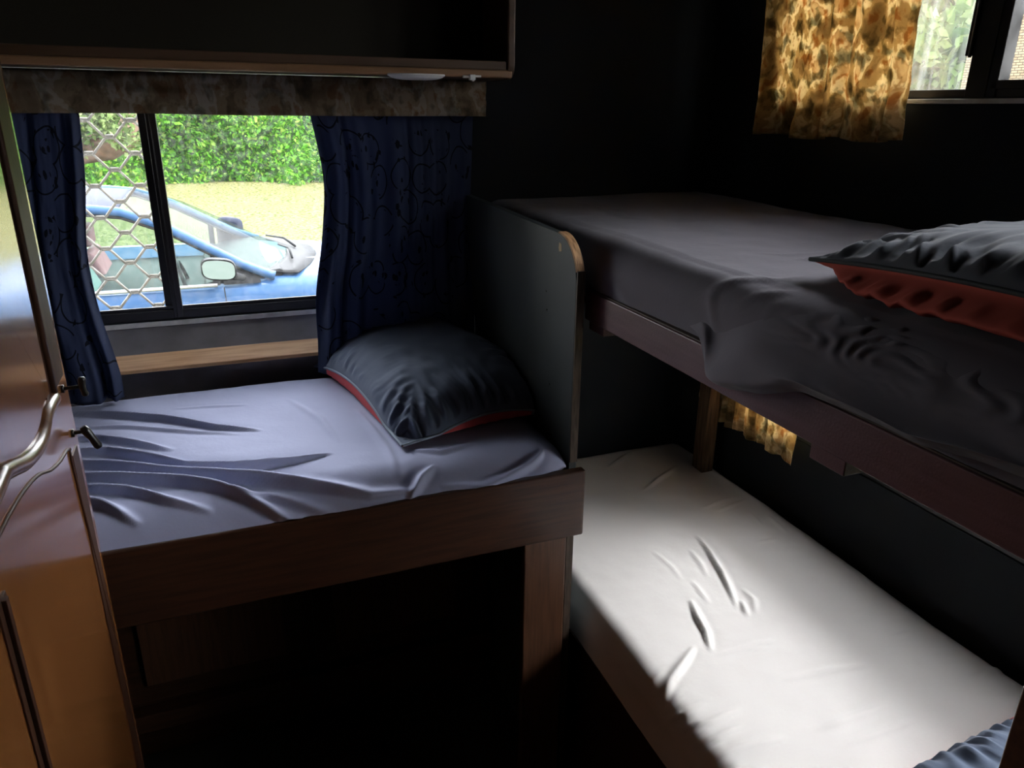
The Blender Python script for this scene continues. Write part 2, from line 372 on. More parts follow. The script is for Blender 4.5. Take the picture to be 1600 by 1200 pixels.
def mattress(name, x0, x1, y0, y1, zt, depth, r, m, parent, fold=(), step=.006, bulge=0, extra=None, seed=1, xclip=None, **kw):
    """soft slab with rounded rim, skirt of given depth, creases in cloth coordinates"""
    sk = r * math.pi / 2 + depth - r
    xs = np.arange(x0 - sk + r, x1 + sk - r + step, step); ys = np.arange(y0 - sk + r, y1 + sk - r + step, step)
    A, B = np.meshgrid(xs, ys, indexing='xy')
    qx = np.clip(A, x0 + r, x1 - r); qy = np.clip(B, y0 + r, y1 - r)
    dx, dy = A - qx, B - qy; dist = np.hypot(dx, dy) + 1e-9; ux, uy = dx / dist, dy / dist
    over = np.maximum(np.abs(dx), np.abs(dy)); dist2 = np.where(over > 0, over, 0)
    th = np.clip(dist2 / r, 0, math.pi / 2); down = np.maximum(dist2 - r * math.pi / 2, 0)
    X = qx + ux * r * np.sin(th); Y = qy + uy * r * np.sin(th); Z = -r * (1 - np.cos(th)) - down
    h = folds(A, B, fold) + .0016 * vnoise(A, B, 9, seed) + .004 * vnoise(A, B, 2.2, seed + 5, 2)
    if bulge: Z = Z + bulge * np.cos(np.pi * (A - (x0 + x1) / 2) / (x1 - x0) * .9) * np.cos(np.pi * (B - (y0 + y1) / 2) / (y1 - y0) * .9) * (dist2 < 1e-6)
    if extra is not None: h = h + extra(A, B)
    nx, ny, nz = ux * np.sin(th), uy * np.sin(th), np.cos(th)
    P = np.stack([X + nx * h, Y + ny * h, zt + Z + nz * h], -1)
    if xclip is not None: P[..., 0] = np.where(P[..., 0] > xclip - .01, xclip - .01 * np.exp(-np.clip(P[..., 0] - xclip + .01, 0, 1) / .01), P[..., 0])
    return gridmesh(name, P, m, parent, **kw)

# ------------------------------------------------------------------ the room shell
XR, YB = 1.345, 1.90
XL, YF, ZC = -1.35, -1.3, 1.98
def wall_with_holes(name, axis, c0, c1, a0, a1, z0, z1, holes):
    """axis 'y': wall in the XZ plane between y=c0..c1 ; holes (a0,a1,z0,z1) side by side or stacked"""
    mb = MB()
    def bx(a, b, lo, hi):
        if b - a < 1e-6 or hi - lo < 1e-6: return
        if axis == 'y': mb.box(a, b, c0, c1, lo, hi)
        else: mb.box(c0, c1, a, b, lo, hi)
    hs = sorted(holes, key=lambda h: h[2]); ha, hb = (hs[0][0], hs[0][1]) if hs else (a0, a0)
    bx(a0, ha, z0, z1); bx(hb, a1, z0, z1)
    z = z0
    for h in hs: bx(ha, hb, z, h[2]); z = h[3]
    bx(ha, hb, z, z1)
    return mb.build(name, 'wall', kind='structure')
W1 = (-.44, .44, 1.022, 1.60)
W2 = (.0, 1.62, 1.530, 1.94)
W3 = (.15, 1.62, .705, 1.085)
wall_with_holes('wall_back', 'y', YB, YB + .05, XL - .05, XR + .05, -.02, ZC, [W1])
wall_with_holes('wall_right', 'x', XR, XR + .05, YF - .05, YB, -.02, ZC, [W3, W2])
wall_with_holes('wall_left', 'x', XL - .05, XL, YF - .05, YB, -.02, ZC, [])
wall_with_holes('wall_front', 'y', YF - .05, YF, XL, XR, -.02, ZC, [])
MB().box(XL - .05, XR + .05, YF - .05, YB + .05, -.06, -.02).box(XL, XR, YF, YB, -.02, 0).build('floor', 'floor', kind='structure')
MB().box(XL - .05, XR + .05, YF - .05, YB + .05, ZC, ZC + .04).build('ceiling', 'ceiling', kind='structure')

def lattice(mb, axis, plane, a0, a1, z0, z1, na, nz, da, dz, w, r):
    """expanded-metal diamonds: nodes at (na+i*da, nz+j*dz) and the half-step rows, short bonded bars of length 2*w at the nodes"""
    def P(a, z): return (a, plane, z) if axis == 'y' else (plane, a, z)
    def seg(a, z, b, y):
        # clip to the pane
        t0, t1 = 0., 1.
        for lo, hi, s, e in ((a0, a1, a, b), (z0, z1, z, y)):
            d = e - s
            if abs(d) < 1e-9:
                if s < lo or s > hi: return
                continue
            q0, q1 = sorted(((lo - s) / d, (hi - s) / d)); t0 = max(t0, q0); t1 = min(t1, q1)
        if t1 - t0 > 1e-4:
            mb.tube([P(a + (b - a) * t0, z + (y - z) * t0), P(a + (b - a) * t1, z + (y - z) * t1)], r, 6)
    i0 = int((a0 - na) / da) - 2; i1 = int((a1 - na) / da) + 3; j0 = int((z0 - nz) / dz * 2) - 2; j1 = int((z1 - nz) / dz * 2) + 3
    for j in range(j0, j1):
        for i in range(i0, i1):
            a = na + (i + (.5 if j % 2 else 0)) * da; z = nz + j * dz / 2
            seg(a - w, z, a + w, z); seg(a - w, z + r * 1.5, a + w, z + r * 1.5)
            seg(a + w, z, a + da / 2 - w, z + dz / 2); seg(a - w, z, a - da / 2 + w, z + dz / 2)
    return mb

# window_1: sliding aluminium window over the left bed
w = empty('window_1', (0, YB, 1.0), 'black sliding aluminium window above the left bed', None, 'structure')
fr = MB(); a, b, lo, hi = W1
fr.box(a, b, YB + .004, YB + .045, lo, lo + .022).box(a, b, YB + .004, YB + .045, hi - .022, hi).box(a, a + .022, YB + .004, YB + .045, lo, hi).box(b - .022, b, YB + .004, YB + .045, lo, hi)
fr.box(a, b, YB + .010, YB + .016, lo + .022, lo + .030)
fr.build('window_frame', 'black_metal', w, bevel=.002)
mu = MB(); xm = -.107
mu.box(xm - .021, xm + .004, YB + .022, YB + .040, lo + .02, hi - .02).box(xm - .004, xm + .017, YB - .004, YB + .020, lo + .004, hi - .02)
mu.box(xm + .003, xm + .006, YB - .008, YB - .003, lo + .004, hi - .02)
mu.build('mullion', 'black_metal', w, bevel=.0015)
MB().box(a + .02, xm, YB + .030, YB + .034, lo + .02, hi - .02).build('pane', 'glass_back', w)
MB().box(xm, b - .02, YB + .012, YB + .016, lo + .02, hi - .02).build('pane', 'glass_back', w)
n0, n1, n2 = ony(139, 241, YB + .07), ony(211, 241, YB + .07), ony(169, 215.5, YB + .07)
lattice(MB(), 'y', YB + .07, a - .02, xm - .01, lo - .01, hi, n1[0], n1[2], n1[0] - n0[0], 2 * abs(n2[2] - n1[2]), 0.0085, .0032).build('security_grille', 'grille', w, smooth=True)
MB().box(a - .02, b + .02, YB - .004, YB + .03, lo - .014, lo - .002).build('window_sill', 'sill', w, bevel=.002)
# painted reveal and pine strip below
MB().prism([(1.853, .955), (1.899, 1.007), (1.899, .70), (1.853, .70)], 'x', -.62, .592).build('trim_1', 'grey_paint', kind='structure')
MB().prism([(1.8528, .958), (1.8, .937), (1.8, .928), (1.8528, .928)], 'x', -.62, .592).build('trim_2', 'pine', bevel=.002, kind='structure')

# window_2: upper window in the right wall
w = empty('window_2', (XR, 1.0, 1.5), 'dark framed window high on the right wall', None, 'structure')
y0, y1, lo, hi = W2
fr = MB()
fr.box(XR + .004, XR + .045, y0, y1, lo, lo + .016).box(XR + .004, XR + .045, y0, y1, hi - .022, hi).box(XR + .004, XR + .045, y0, y0 + .02, lo, hi).box(XR + .004, XR + .045, y1 - .02, y1, lo, hi)
fr.build('window_frame', 'black_metal', w, bevel=.002)
mu = MB(); mu.box(XR - .002, XR + .022, 1.055, 1.098, lo, hi).box(XR - .006, XR - .001, 1.098, 1.104, 1.60, hi - .02)
mu.box(XR + .0, XR + .030, 1.037, 1.056, lo, hi).box(XR, XR + .03, y0, 1.05, lo + .014, lo + .030).box(XR - .004, XR + .01, 1.098, 1.112, 1.603, hi - .02)
mu.build('mullion', 'black_metal', w, bevel=.002)
MB().box(XR + .012, XR + .016, 1.09, y1 - .02, lo + .012, hi - .02).build('pane', 'glass_side', w)
MB().box(XR + .026, XR + .030, y0 + .02, 1.045, lo + .028, hi - .02).build('pane', 'glass_back', w)
lattice(MB(), 'x', XR + .08, y0, 1.05, lo, hi, 1.012, 1.66, .125, .10, .012, .0045).build('security_grille', 'grille_dark', w, smooth=True)
MB().box(XR - .006, XR + .03, y0 - .02, y1 + .02, lo - .010, lo - .001).build('window_sill', 'sill', w, bevel=.002)

# window_3: lower window in the right wall, between the bunks
w = empty('window_3', (XR, 1.0, .7), 'low window in the right wall between the two bunks', None, 'structure')
y0, y1, lo, hi = W3
fr = MB()
fr.box(XR + .004, XR + .045, y0, y1, lo, lo + .014).box(XR + .004, XR + .045, y0, y1, hi - .014, hi).box(XR + .004, XR + .045, y0, y0 + .02, lo, hi).box(XR + .004, XR + .045, y1 - .02, y1, lo, hi)
fr.build('window_frame', 'black_metal', w, bevel=.002)
MB().box(XR + .012, XR + .016, y0 + .02, y1 - .02, lo + .012, hi - .012).build('pane', 'glass_back', w)

# ------------------------------------------------------------------ open wardrobe-style door at the left
XD = -.208
d = empty('door_1', (XD, 1.1, 0), 'varnished brown wooden door with raised moulded panels standing open at the left', None, 'structure')
def dpt(px, py): p = onx(px, py, XD); return (p[1], p[2])
yed = 1.100
# leaf with moulded edge: box whose room side near the free edge is a narrow chamfered lip
MB().prism([(XD - .030, .30), (XD, .30), (XD, yed - .001), (XD - .001, yed), (XD - .030, yed)], 'z', .02, 1.93).build('leaf', 'door_wood', d, bevel=.0015)
def frame_bead(path, r, name='moulding', m='door_groove'):
    mb = MB(); mb.tube([(XD + .001, y, z) for y, z in path], r, 10); return mb.build(name, m, d, smooth=True)
def catmull(pts, n=8):
    pts = [np.array(p, float) for p in pts]; P = [2 * pts[0] - pts[1]] + pts + [2 * pts[-1] - pts[-2]]; out = []
    for i in range(1, len(P) - 2):
        for k in range(n):
            t = k / n; a, b, c, e = P[i - 1], P[i], P[i + 1], P[i + 2]
            out.append(.5 * ((2 * b) + (-a + c) * t + (2 * a - 5 * b + 4 * c - e) * t * t + (-a + 3 * b - 3 * c + e) * t ** 3))
    out.append(P[-2]); return [tuple(map(float, p)) for p in out]
# upper panel: curved lower edge
up_curve = [dpt(82, 622), dpt(70, 645), dpt(63, 680), dpt(52, 705), dpt(36, 723), dpt(15, 733), dpt(0, 741)]
up_curve = catmull(up_curve, 8)
rail_y = up_curve[0][0]
low_y = up_curve[-1]
# flat raised field of the upper panel
fld = [(y - .012, z + .016) for y, z in up_curve]
fld = [(rail_y - .028, 1.86)] + [(min(y, rail_y - .028), z) for y, z in fld] + [(.60, fld[-1][1] - .012), (.36, fld[-1][1] + .06), (.36, 1.86)]
mb = MB(); mb.prism(fld, 'x', XD - .002, XD + .004); mb.build('upper_panel', 'door_wood', d, bevel=.003)
frame_bead([(rail_y, 1.88), (rail_y, 1.6), (rail_y, 1.4), up_curve[0]], .006)
frame_bead(up_curve + [(.60, low_y[1] - .012), (.40, low_y[1] + .04)], .0085, m='door_bead')
mb = MB(); mb.box(XD - .001, XD + .0012, rail_y - .032, 1.084, up_curve[0][1] + .004, 1.88); mb.build('groove', 'door_groove', d)
# lower panel: arched head, outer stile bead
head = catmull([(1.078, .30), (1.072, .70), dpt(116, 745), dpt(107, 703), dpt(92, 722), dpt(78, 735), dpt(60, 742), dpt(40, 762), dpt(15, 800), dpt(-10, 850)], 6)
frame_bead(head, .0018)
mb = MB(); mb.box(XD - .001, XD + .0015, 1.040, 1.078, .10, 1.066); mb.build('groove', 'door_groove', d, bevel=.0005)
low_l = dpt(12, 950)[0]
mb = MB(); mb.box(XD - .001, XD + .002, low_l - .028, low_l, .10, 1.10).box(XD, XD + .006, low_l - .018, low_l - .010, .10, 1.10); mb.build('groove', 'door_groove', d, bevel=.0008)
# two black handles
p1, p2 = onx(96, 608, XD), onx(112, 677, XD)
mb = MB(); a = Vector((XD, p1[1], p1[2])); t = a + Vector((.024, .0, .001))
mb.tube([a, a + Vector((.003, 0, 0))], .0055, 12).tube([a, t], .0026, 8).tube([t + Vector((.001, 0, .0125)), t + Vector((.001, 0, .009)), t, t - Vector((-.001, 0, .007)), t - Vector((-.002, 0, .011)), t - Vector((-.002, 0, .0135))], [.0035, .0048, .0044, .0036, .0045, .003], 10)
mb.build('door_handle', 'black_handle', d, smooth=True)
mb = MB(); a = Vector((XD, p2[1], p2[2])); t = a + Vector((.017, 0, .001))
mb.tube([a, a + Vector((.003, 0, 0))], .0055, 12).tube([a, t], .0028, 8).tube([t + Vector((-.003, 0, .006)), t, t + Vector((.006, -.001, -.011)), t + Vector((.011, -.002, -.022)), t + Vector((.0125, -.002, -.0255))], [.0042, .0062, .0048, .0056, .004], 12)
mb.build('door_handle', 'black_handle', d, smooth=True)

# ------------------------------------------------------------------ overhead shelf, pelmet, lamp, hook
SY, SZ = 1.60, 1.565
sh = empty('overhead_shelf', (0, SY, SZ), 'brown open overhead shelf with rounded end above the left window', 'shelf')
MB().box(-1.2, .625, SY + .004, YB - .002, SZ, SZ + .014).build('bottom_board', 'shelf_wood', sh, bevel=.002)
MB().box(-1.2, .615, SY + .004, SY + .014, SZ + .013, SZ + .030).build('fascia', 'shelf_wood', sh, bevel=.002)
MB().box(-1.2, .627, SY - .002, SY + .012, SZ - .003, SZ + .012).build('edge_strip', 'shelf_edge', sh, bevel=.003)
c = []
for k in range(9):
    t = math.pi / 2 * k / 8; c.append((SY + .03 - .03 * math.sin(t) - .0, SZ - .005 + .03 - .03 * math.cos(t)))
prof = [(YB - .002, SZ - .005)] + c + [(SY, ZC - .001), (YB - .002, ZC - .001)]
MB().prism(prof, 'x', .616, .634).build('end_panel', 'shelf_wood', sh, bevel=.004)
MB().box(-1.2, .616, YB - .14, YB - .13, SZ + .014, ZC - .001).build('back_board', 'shelf_back', sh)

def cloth_panel(name, rows, ybase, amp, nf, m, parent=None, ncol=160, nrow=60, warp=None, axis='y', sd=0, hem=0.004, solid=.0012, side=1, flat=None, swing=0, **kw):
    """rows: [(z, left, right)] from top to bottom; gathers run down the cloth"""
    rows = sorted(rows, key=lambda r: -r[0]); zz = np.array([r[0] for r in rows]); L = np.array([r[1] for r in rows]); R = np.array([r[2] for r in rows])
    v = np.linspace(0, 1, nrow); z = zz[0] + (zz[-1] - zz[0]) * v
    l_ = np.interp(-z, -zz, L); r_ = np.interp(-z, -zz, R)
    # smooth the outline
    k = np.ones(7) / 7; 
    for _ in range(2):
        l_ = np.convolve(np.pad(l_, 3, 'edge'), k, 'valid'); r_ = np.convolve(np.pad(r_, 3, 'edge'), k, 'valid')
    u = np.linspace(0, 1, ncol); U, V = np.meshgrid(u, v); Z = np.repeat(z[:, None], ncol, 1)
    A = l_[:, None] + (r_ - l_)[:, None] * U
    w_ = U + .06 * np.sin(5.1 * U + sd) + .03 * np.sin(13 * U + 2 * sd) + .02 * vnoise(U * 0 + U, V, 2, 7 + sd, 2)
    ph = 2 * np.pi * nf * w_
    g = np.sin(ph) + .35 * np.sin(2.3 * ph + 1 + sd) 
    am = amp * (.45 + .75 * V) * (.6 + .5 * vnoise(U, V, 3, 11 + sd, 1))
    if flat is not None: am = am * flat(U, V)
    off = am * g + .003 * vnoise(U, V, 8, sd + 3)
    A = A + .35 * am * np.cos(ph) * np.sin(np.pi * U)
    Z = Z + hem * np.sin(ph * .5) * V ** 3 
    sw = swing * smoothstep(.25, 1, V)
    if axis == 'y': P = np.stack([A * (1 - sw / ybase), ybase + side * off - sw, Z], -1)
    else: P = np.stack([ybase + side * off, A, Z], -1)
    wid = abs(r_ - l_).max() * 1.45; uv = np.stack([U * wid + sd * 3.3, -V * abs(zz[0] - zz[-1])], -1)
    return gridmesh(name, P, m, parent, uv=uv, solid=solid, **kw)

# pelmet: straight fabric band on a batten
pl = empty('pelmet', (.1, 1.80, 1.48), 'dark floral fabric pelmet band running under the overhead shelf', 'pelmet')
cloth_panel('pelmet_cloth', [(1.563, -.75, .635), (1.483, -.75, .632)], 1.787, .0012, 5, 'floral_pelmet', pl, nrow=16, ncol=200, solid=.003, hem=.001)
MB().box(-.75, .628, 1.790, 1.802, 1.487, 1.563).build('batten', 'shelf_wood', pl)

lamp = empty('dome_lamp', (.418, 1.605, 1.562), 'white oval dome lamp under the front edge of the overhead shelf', 'lamp')
th = np.linspace(0, 2 * np.pi, 41); ph = np.linspace(0, np.pi / 2, 9)
P = np.array([[(.418 + .058 * math.cos(t) * math.cos(p_) ** .6, 1.600 + .028 * math.sin(t) * math.cos(p_) ** .6, 1.5635 - .010 * math.sin(p_)) for t in th] for p_ in ph])
gridmesh('diffuser', P, 'white_plastic', lamp)
MB().tube([(.418 + .058 * math.cos(t), 1.600 + .028 * math.sin(t), 1.5635) for t in th], .0022, 6, False).build('rim', 'white_plastic', lamp, smooth=True)
hk = MB(); x, y, z = .535, 1.598, 1.566
hk.box(x - .020, x - .004, y - .006, y, z - .006, z - .001).box(x - .006, x + .006, y - .010, y, z - .010, z + .001).box(x + .004, x + .020, y - .006, y, z - .004, z + .000).box(x - .001, x + .004, y - .008, y - .003, z - .012, z - .004)
hk.build('turn_button', 'white_plastic', bevel=.001, label='small white plastic catch under the shelf edge, right of the dome lamp', cat='catch')

# ------------------------------------------------------------------ curtains
cv = cloth_panel('curtain', [(1.50, -.372, -.226), (1.36, -.385, -.236), (1.20, -.395, -.262), (1.08, -.40, -.257), (.96, -.41, -.236), (.93, -.415, -.231), (.895, -.415, -.240)],
                 1.822, .020, 3.1, 'vine', sd=1, swing=.085, hem=.003, label='narrow navy vine-print curtain hanging left of the window beside the open door', cat='curtain')
cloth_panel('curtain', [(1.50, .226, .613), (1.414, .243, .612), (1.33, .252, .604), (1.2, .236, .606), (1.09, .212, .610), (.99, .210, .614), (.93, .211, .612), (.894, .199, .616)],
            1.822, .017, 7, 'vine', sd=2, swing=.07, ncol=260, flat=lambda U, V: .3 + .9 * (1 - smoothstep(.45, .68, U)),
            label='wide navy vine-print curtain right of the window, falling behind the pillow', cat='curtain')
cloth_panel('curtain', [(1.90, 1.70, 1.222), (1.755, 1.656, 1.212), (1.53, 1.64, 1.195), (1.447, 1.632, 1.185)], 1.308, .022, 4.3, 'floral', axis='x', sd=3, ncol=200, side=-1,
            label='short backlit ochre floral curtain on the upper right window', cat='curtain')
cloth_panel('curtain', [(1.09, 1.74, 1.36), (.80, 1.745, 1.35), (.70, 1.745, 1.345), (.652, 1.74, 1.345)], 1.315, .014, 9, 'floral', axis='x', sd=5, ncol=220, side=-1,
            label='gathered ochre floral curtain on the low window between the bunks', cat='curtain')

# ------------------------------------------------------------------ left bed
lb = empty('bunk_bed_frame', (0, 1.17, 0), 'dark brown wooden frame of the left bed, below the window', 'bed frame')
MB().box(-1.30, .612, 1.150, 1.170, .710, .852).build('side_rail', 'wood_dark', lb, bevel=.004)
MB().box(.495, .586, 1.170, 1.188, .0, .712).build('leg', 'wood_leg', lb, bevel=.003)
MB().box(-1.30, .590, 1.171, 1.895, .790, .802).build('deck', 'wood_dark', lb)
MB().box(-1.30, -1.25, 1.17, 1.188, 0, .712).build('leg', 'wood_leg', lb, bevel=.003)

# cupboard under the bed
cb = empty('storage_cupboard', (0, 1.62, 0), 'dark wooden cupboard with panelled doors under the left bed', 'cupboard')
MB().box(-1.25, .585, 1.64, 1.885, .0, .785).build('body', 'wood_dark', cb)
MB().box(-1.25, .585, 1.60, 1.64, .10, .15).build('plinth_rail', 'wood_dark', cb, bevel=.003)
for k in range(4):
    xa = -1.20 + k * .44; xb = xa + .42
    dd = MB().box(xa, xb, 1.622, 1.639, .17, .74).build('door', 'wood_dark', cb, bevel=.003)
    m_ = MB().box(xa + .05, xb - .05, 1.614, 1.623, .22, .69); m_.build('raised_panel', 'wood_leg', dd, bevel=.004)
    MB().tube([(xb - .025, 1.622, .46), (xb - .025, 1.610, .46), (xb - .025, 1.602, .46)], [.005, .005, .012], 10).build('knob', 'black_handle', dd, smooth=True)

ZB = .890
def zt(pts, z=ZB): return [tuple(onz(px, py, z)[:2]) for px, py in pts]
fl = [
 (zt([(60, 648), (150, 650), (250, 657), (340, 670), (410, 674)]), .010, .009, .4),
 (zt([(90, 668), (200, 668), (300, 676), (380, 680)]), .004, .007, 0),
 (zt([(60, 688), (150, 686), (210, 694), (270, 704)]), .008, .009, .4),
 (zt([(60, 705), (170, 709), (240, 720), (290, 731), (370, 732), (460, 722), (520, 708)]), .013, .012, .4),
 (zt([(60, 722), (170, 731), (260, 741), (360, 749), (470, 754), (580, 757), (660, 746)]), .015, .013, .5),
 (zt([(60, 742), (180, 750), (280, 755), (350, 765), (440, 785), (500, 790)]), .013, .011, .4),
 (zt([(80, 760), (200, 770), (260, 782), (330, 789)]), .010, .010, .4),
 (zt([(60, 775), (160, 790), (215, 808)]), .010, .010, .3),
 (zt([(556, 640), (580, 668), (606, 700), (622, 740)]), .004, .010, 0),
 (zt([(450, 625), (500, 655), (530, 690)]), .003, .010, 0),
 (zt([(640, 700), (690, 705), (740, 690)]), .004, .008, 0),
 (zt([(690, 740), (760, 735), (830, 716)]), .007, .010, .3),
 (zt([(640, 755), (660, 735), (680, 722)]), .008, .010, 0),
 (zt([(790, 725), (830, 712), (862, 695)]), .008, .008, 0),
 (zt([(270, 640), (330, 637), (390, 634)]), .002, .006, 0),
 (zt([(340, 770), (420, 768), (540, 778)]), .006, .010, .3),
 (zt([(560, 770), (640, 768), (720, 762)]), .006, .012, .3),
]
fl = [(p_, h_ * 2.0, w_ * .85, k_ * 1.2) for p_, h_, w_, k_ in fl]
mt = empty('mattress', (0, 1.55, .802), 'thin mattress on the left bed in a creased slate blue sheet', 'mattress')
mattress('fitted_sheet', -1.26, .640, 1.125, 1.835, ZB, .0325, .12, 'sheet_navy', mt, fl, step=.004, xclip=.592, seed=3)
MB().box(-1.22, .550, 1.25, 1.80, .803, .86).build('foam_core', 'white_plastic', mt)

# ------------------------------------------------------------------ pillows
def pillow(name, cx, cy, cz, hu, hv, T, yaw, tilt_u, tilt_v, zbed, top, under, pip, label, seed=1, seam=.0, low=.5, droop=.03, xmax=None, push=0):
    """u runs along local x, v along local y. upper and lower skins meet at a piped seam"""
    root = empty(name, (cx, cy, zbed), label, 'pillow')
    n = 150; g = np.sin(np.linspace(-1, 1, n) * math.pi / 2); U, V = np.meshgrid(g, g)
    rr = np.maximum(np.abs(U), np.abs(V))
    pinch = 1 - .07 * (1 - np.abs(V) ** 2) * np.abs(U) ** 4 ; pinch2 = 1 - .07 * (1 - np.abs(U) ** 2) * np.abs(V) ** 4
    X = U * hu * pinch; Y = V * hv * pinch2
    t = ((1 - np.abs(U) ** 2.6) * (1 - np.abs(V) ** 2.6)); t = np.clip(t, 0, 1) ** .5
    e = 1 - rr
    ang = np.where(np.abs(U) > np.abs(V), V * 11, U * 11)
    wr_ = (np.sin(ang * 3.7 + 6 * vnoise(U, V, 1.6, seed, 2)) + .6 * np.sin(ang * 8.1 + 2 + 7 * vnoise(U, V, 3, seed + 4, 2)))
    wr_ = wr_ * np.clip(.75 + .8 * vnoise(U, V, 2.6, seed + 30, 2), .1, 1.6)
    wrk = .0060 * wr_ * np.exp(-(e / .24) ** 1.3) * smoothstep(0, .05, e) + .006 * vnoise(U, V, 2.2, seed + 9, 3) * smoothstep(0, .2, e)
    zc = seam - droop * (np.abs(U) * np.abs(V)) ** 2
    ca, sa = math.cos(yaw), math.sin(yaw)
    def place(Z, k=0):
        Zw = cz + Z + math.tan(tilt_u) * X + math.tan(tilt_v) * Y
        X2 = X + k * np.sign(U) * (np.abs(U) >= np.abs(V)); Y2 = Y + k * np.sign(V) * (np.abs(V) > np.abs(U))
        Xw = cx + ca * X2 - sa * Y2; Yw = cy + sa * X2 + ca * Y2
        if xmax is not None: Xw = np.minimum(Xw, xmax + .004 * vnoise(U, V, 5, 2) - .004)
        return np.stack([Xw, Yw, Zw], -1)
    A = place(zc + T * (1 - low) * t + wrk); e2 = np.clip(e / .3, 0, 1); diag = smoothstep(0, .25, np.abs(np.abs(U) - np.abs(V)))
    B = place(zc - T * low * t + wrk * .45, push * 4 * e2 * (1 - e2) * diag)
    floor_ = zbed + .003 + .004 * (1 - t); B[..., 2] = np.maximum(B[..., 2], floor_); A[..., 2] = np.maximum(A[..., 2], B[..., 2] + .0015)
    gridmesh('pillowcase_top', A, top, root)
    gridmesh('pillowcase_underside', B[:, ::-1], under, root)
    ring = [A[i, 0] for i in range(0, n, 3)] + [A[n - 1, j] for j in range(0, n, 3)] + [A[i, n - 1] for i in range(n - 1, -1, -3)] + [A[0, j] for j in range(n - 1, -1, -3)]
    MB().tube(ring + [ring[0]], .0032, 6, False).build('piping', pip, root, smooth=True)
    return root
pillow('pillow', .425, 1.580, .932, .188, .268, .130, math.radians(10), math.radians(3), math.radians(4), ZB - .002, 'pillow_navy', 'salmon', 'piping',
       'plump navy pillow with salmon underside on the left bed against the grey-green divider', 3, seam=0, low=.42, droop=.045, xmax=.588, push=.014)

# ------------------------------------------------------------------ divider panel at the head of the bed
dv = empty('divider_panel', (.607, 1.5, 0), 'grey-green painted panel with rounded worn corner between left bed and bunks', 'panel')
def rc(y0, z0, r, a0, a1, n=10): return [(y0 + r * math.cos(a0 + (a1 - a0) * k / n), z0 + r * math.sin(a0 + (a1 - a0) * k / n)) for k in range(n + 1)]
YD = 1.186
arc = rc(YD + .085, 1.289 - .085, .085, math.pi, math.pi / 2)
prof = [(1.896, 0.0), (YD + .004, 0.0)] + [(y + .004, z - .003) for y, z in arc] + [(1.896, 1.301)]
MB().prism(prof, 'x', .594, .610).build('board', 'divider', dv, bevel=.001)
e1 = [(y, z) for y, z in arc]; e2 = [(y + .0045, z - .0035) for y, z in arc][::-1]
MB().prism(e1[2:] + e2[:-2], 'x', .5945, .6095).build('edge_strip', 'ply', dv)
MB().box(.5945, .6095, YD, YD + .0045, .854, e1[2][1]).box(.5945, .6095, YD, YD + .0045, 0, .708).build('edge_strip', 'ply_dark', dv)
cp = onx(875, 386, .593)
MB().prism([(cp[1] - .006, cp[2] - .007), (cp[1] + .004, cp[2] - .009), (cp[1] + .007, cp[2] - .002), (cp[1] + .005, cp[2] + .008), (cp[1] - .004, cp[2] + .006)], 'x', .5935, .5945).build('paint_chip', 'chip', dv)
for px, py in ((854, 484), (853, 455), (858, 600)):
    q = onx(px, py, .593); MB().tube([(.5925, q[1], q[2]), (.5945, q[1], q[2])], .0016, 8).build('screw', 'black_handle', dv)
q = ony(728, 300, 1.885)
MB().tube([(q[0], 1.899, q[2]), (q[0], 1.885, q[2] - .002)], [.0025, .0045], 8).build('nail', 'white_plastic', label='tiny white peg on the back wall at the top of the divider', cat='peg')

# ------------------------------------------------------------------ upper bunk
ub = empty('bunk_bed_frame', (.63, 1.0, 0), 'red-brown frame of the upper bunk along the right wall, held by posts', 'bed frame')
XU = .630
MB().box(XU, XU + .020, -.30, 1.222, 1.132, 1.188).build('side_rail', 'rail_red', ub, bevel=.002)
MB().box(XU + .004, XU + .016, -.30, 1.222, 1.188, 1.190).build('top_edge', 'ply_dark', ub)
for ya, yb in ((1.150, 1.206), (.571, .626)):
    MB().box(XU + .002, 1.340, ya, yb, 1.116 if ya > 1 else 1.113, 1.1515).build('cross_beam', 'rail_red', ub, bevel=.0015)
MB().box(XU + .020, 1.340, -.30, 1.895, 1.152, 1.164).build('deck', 'wood_dark', ub)
MB().box(1.262, 1.300, 1.648, 1.700, .485, 1.152).build('post', 'post_wood', ub, bevel=.002)
MB().box(.655, .70, .300, .347, 0, 1.131).build('post', 'wood_dark', ub, bevel=.003)

ZU = 1.284
um = empty('mattress', (1.0, 1.0, 1.164), 'mattress on the upper bunk in a charcoal sheet hanging over the rail', 'mattress')
fu = [
 (zt([(905, 318), (980, 345), (1040, 352)], ZU), .004, .012, 0),
 (zt([(1010, 345), (1060, 352), (1110, 350)], ZU), .004, .008, 0),
 (zt([(1240, 408), (1290, 412), (1340, 415)], ZU), .007, .007, 0),
 (zt([(1180, 398), (1230, 402), (1300, 398)], ZU), .003, .008, 0),
 (zt([(1065, 445), (1110, 430), (1160, 433), (1215, 440), (1260, 436)], ZU), .012, .012, .4),
 (zt([(1130, 445), (1180, 447), (1240, 455), (1290, 470)], ZU), .009, .010, 0),
 (zt([(1160, 470), (1200, 458), (1240, 462)], ZU), .006, .006, 0),
 (zt([(1190, 480), (1230, 468), (1275, 475)], ZU), .006, .006, 0),
 (zt([(1225, 490), (1260, 478), (1310, 482)], ZU), .006, .006, 0),
 (zt([(880, 350), (905, 372), (940, 380)], ZU), .007, .010, 0),
 (zt([(920, 370), (935, 395), (960, 402)], ZU), .008, .010, 0),
]
fu = fu[:4] + [(p_, h_ * .42, w_ * .8, k_) for p_, h_, w_, k_ in fu[4:]]
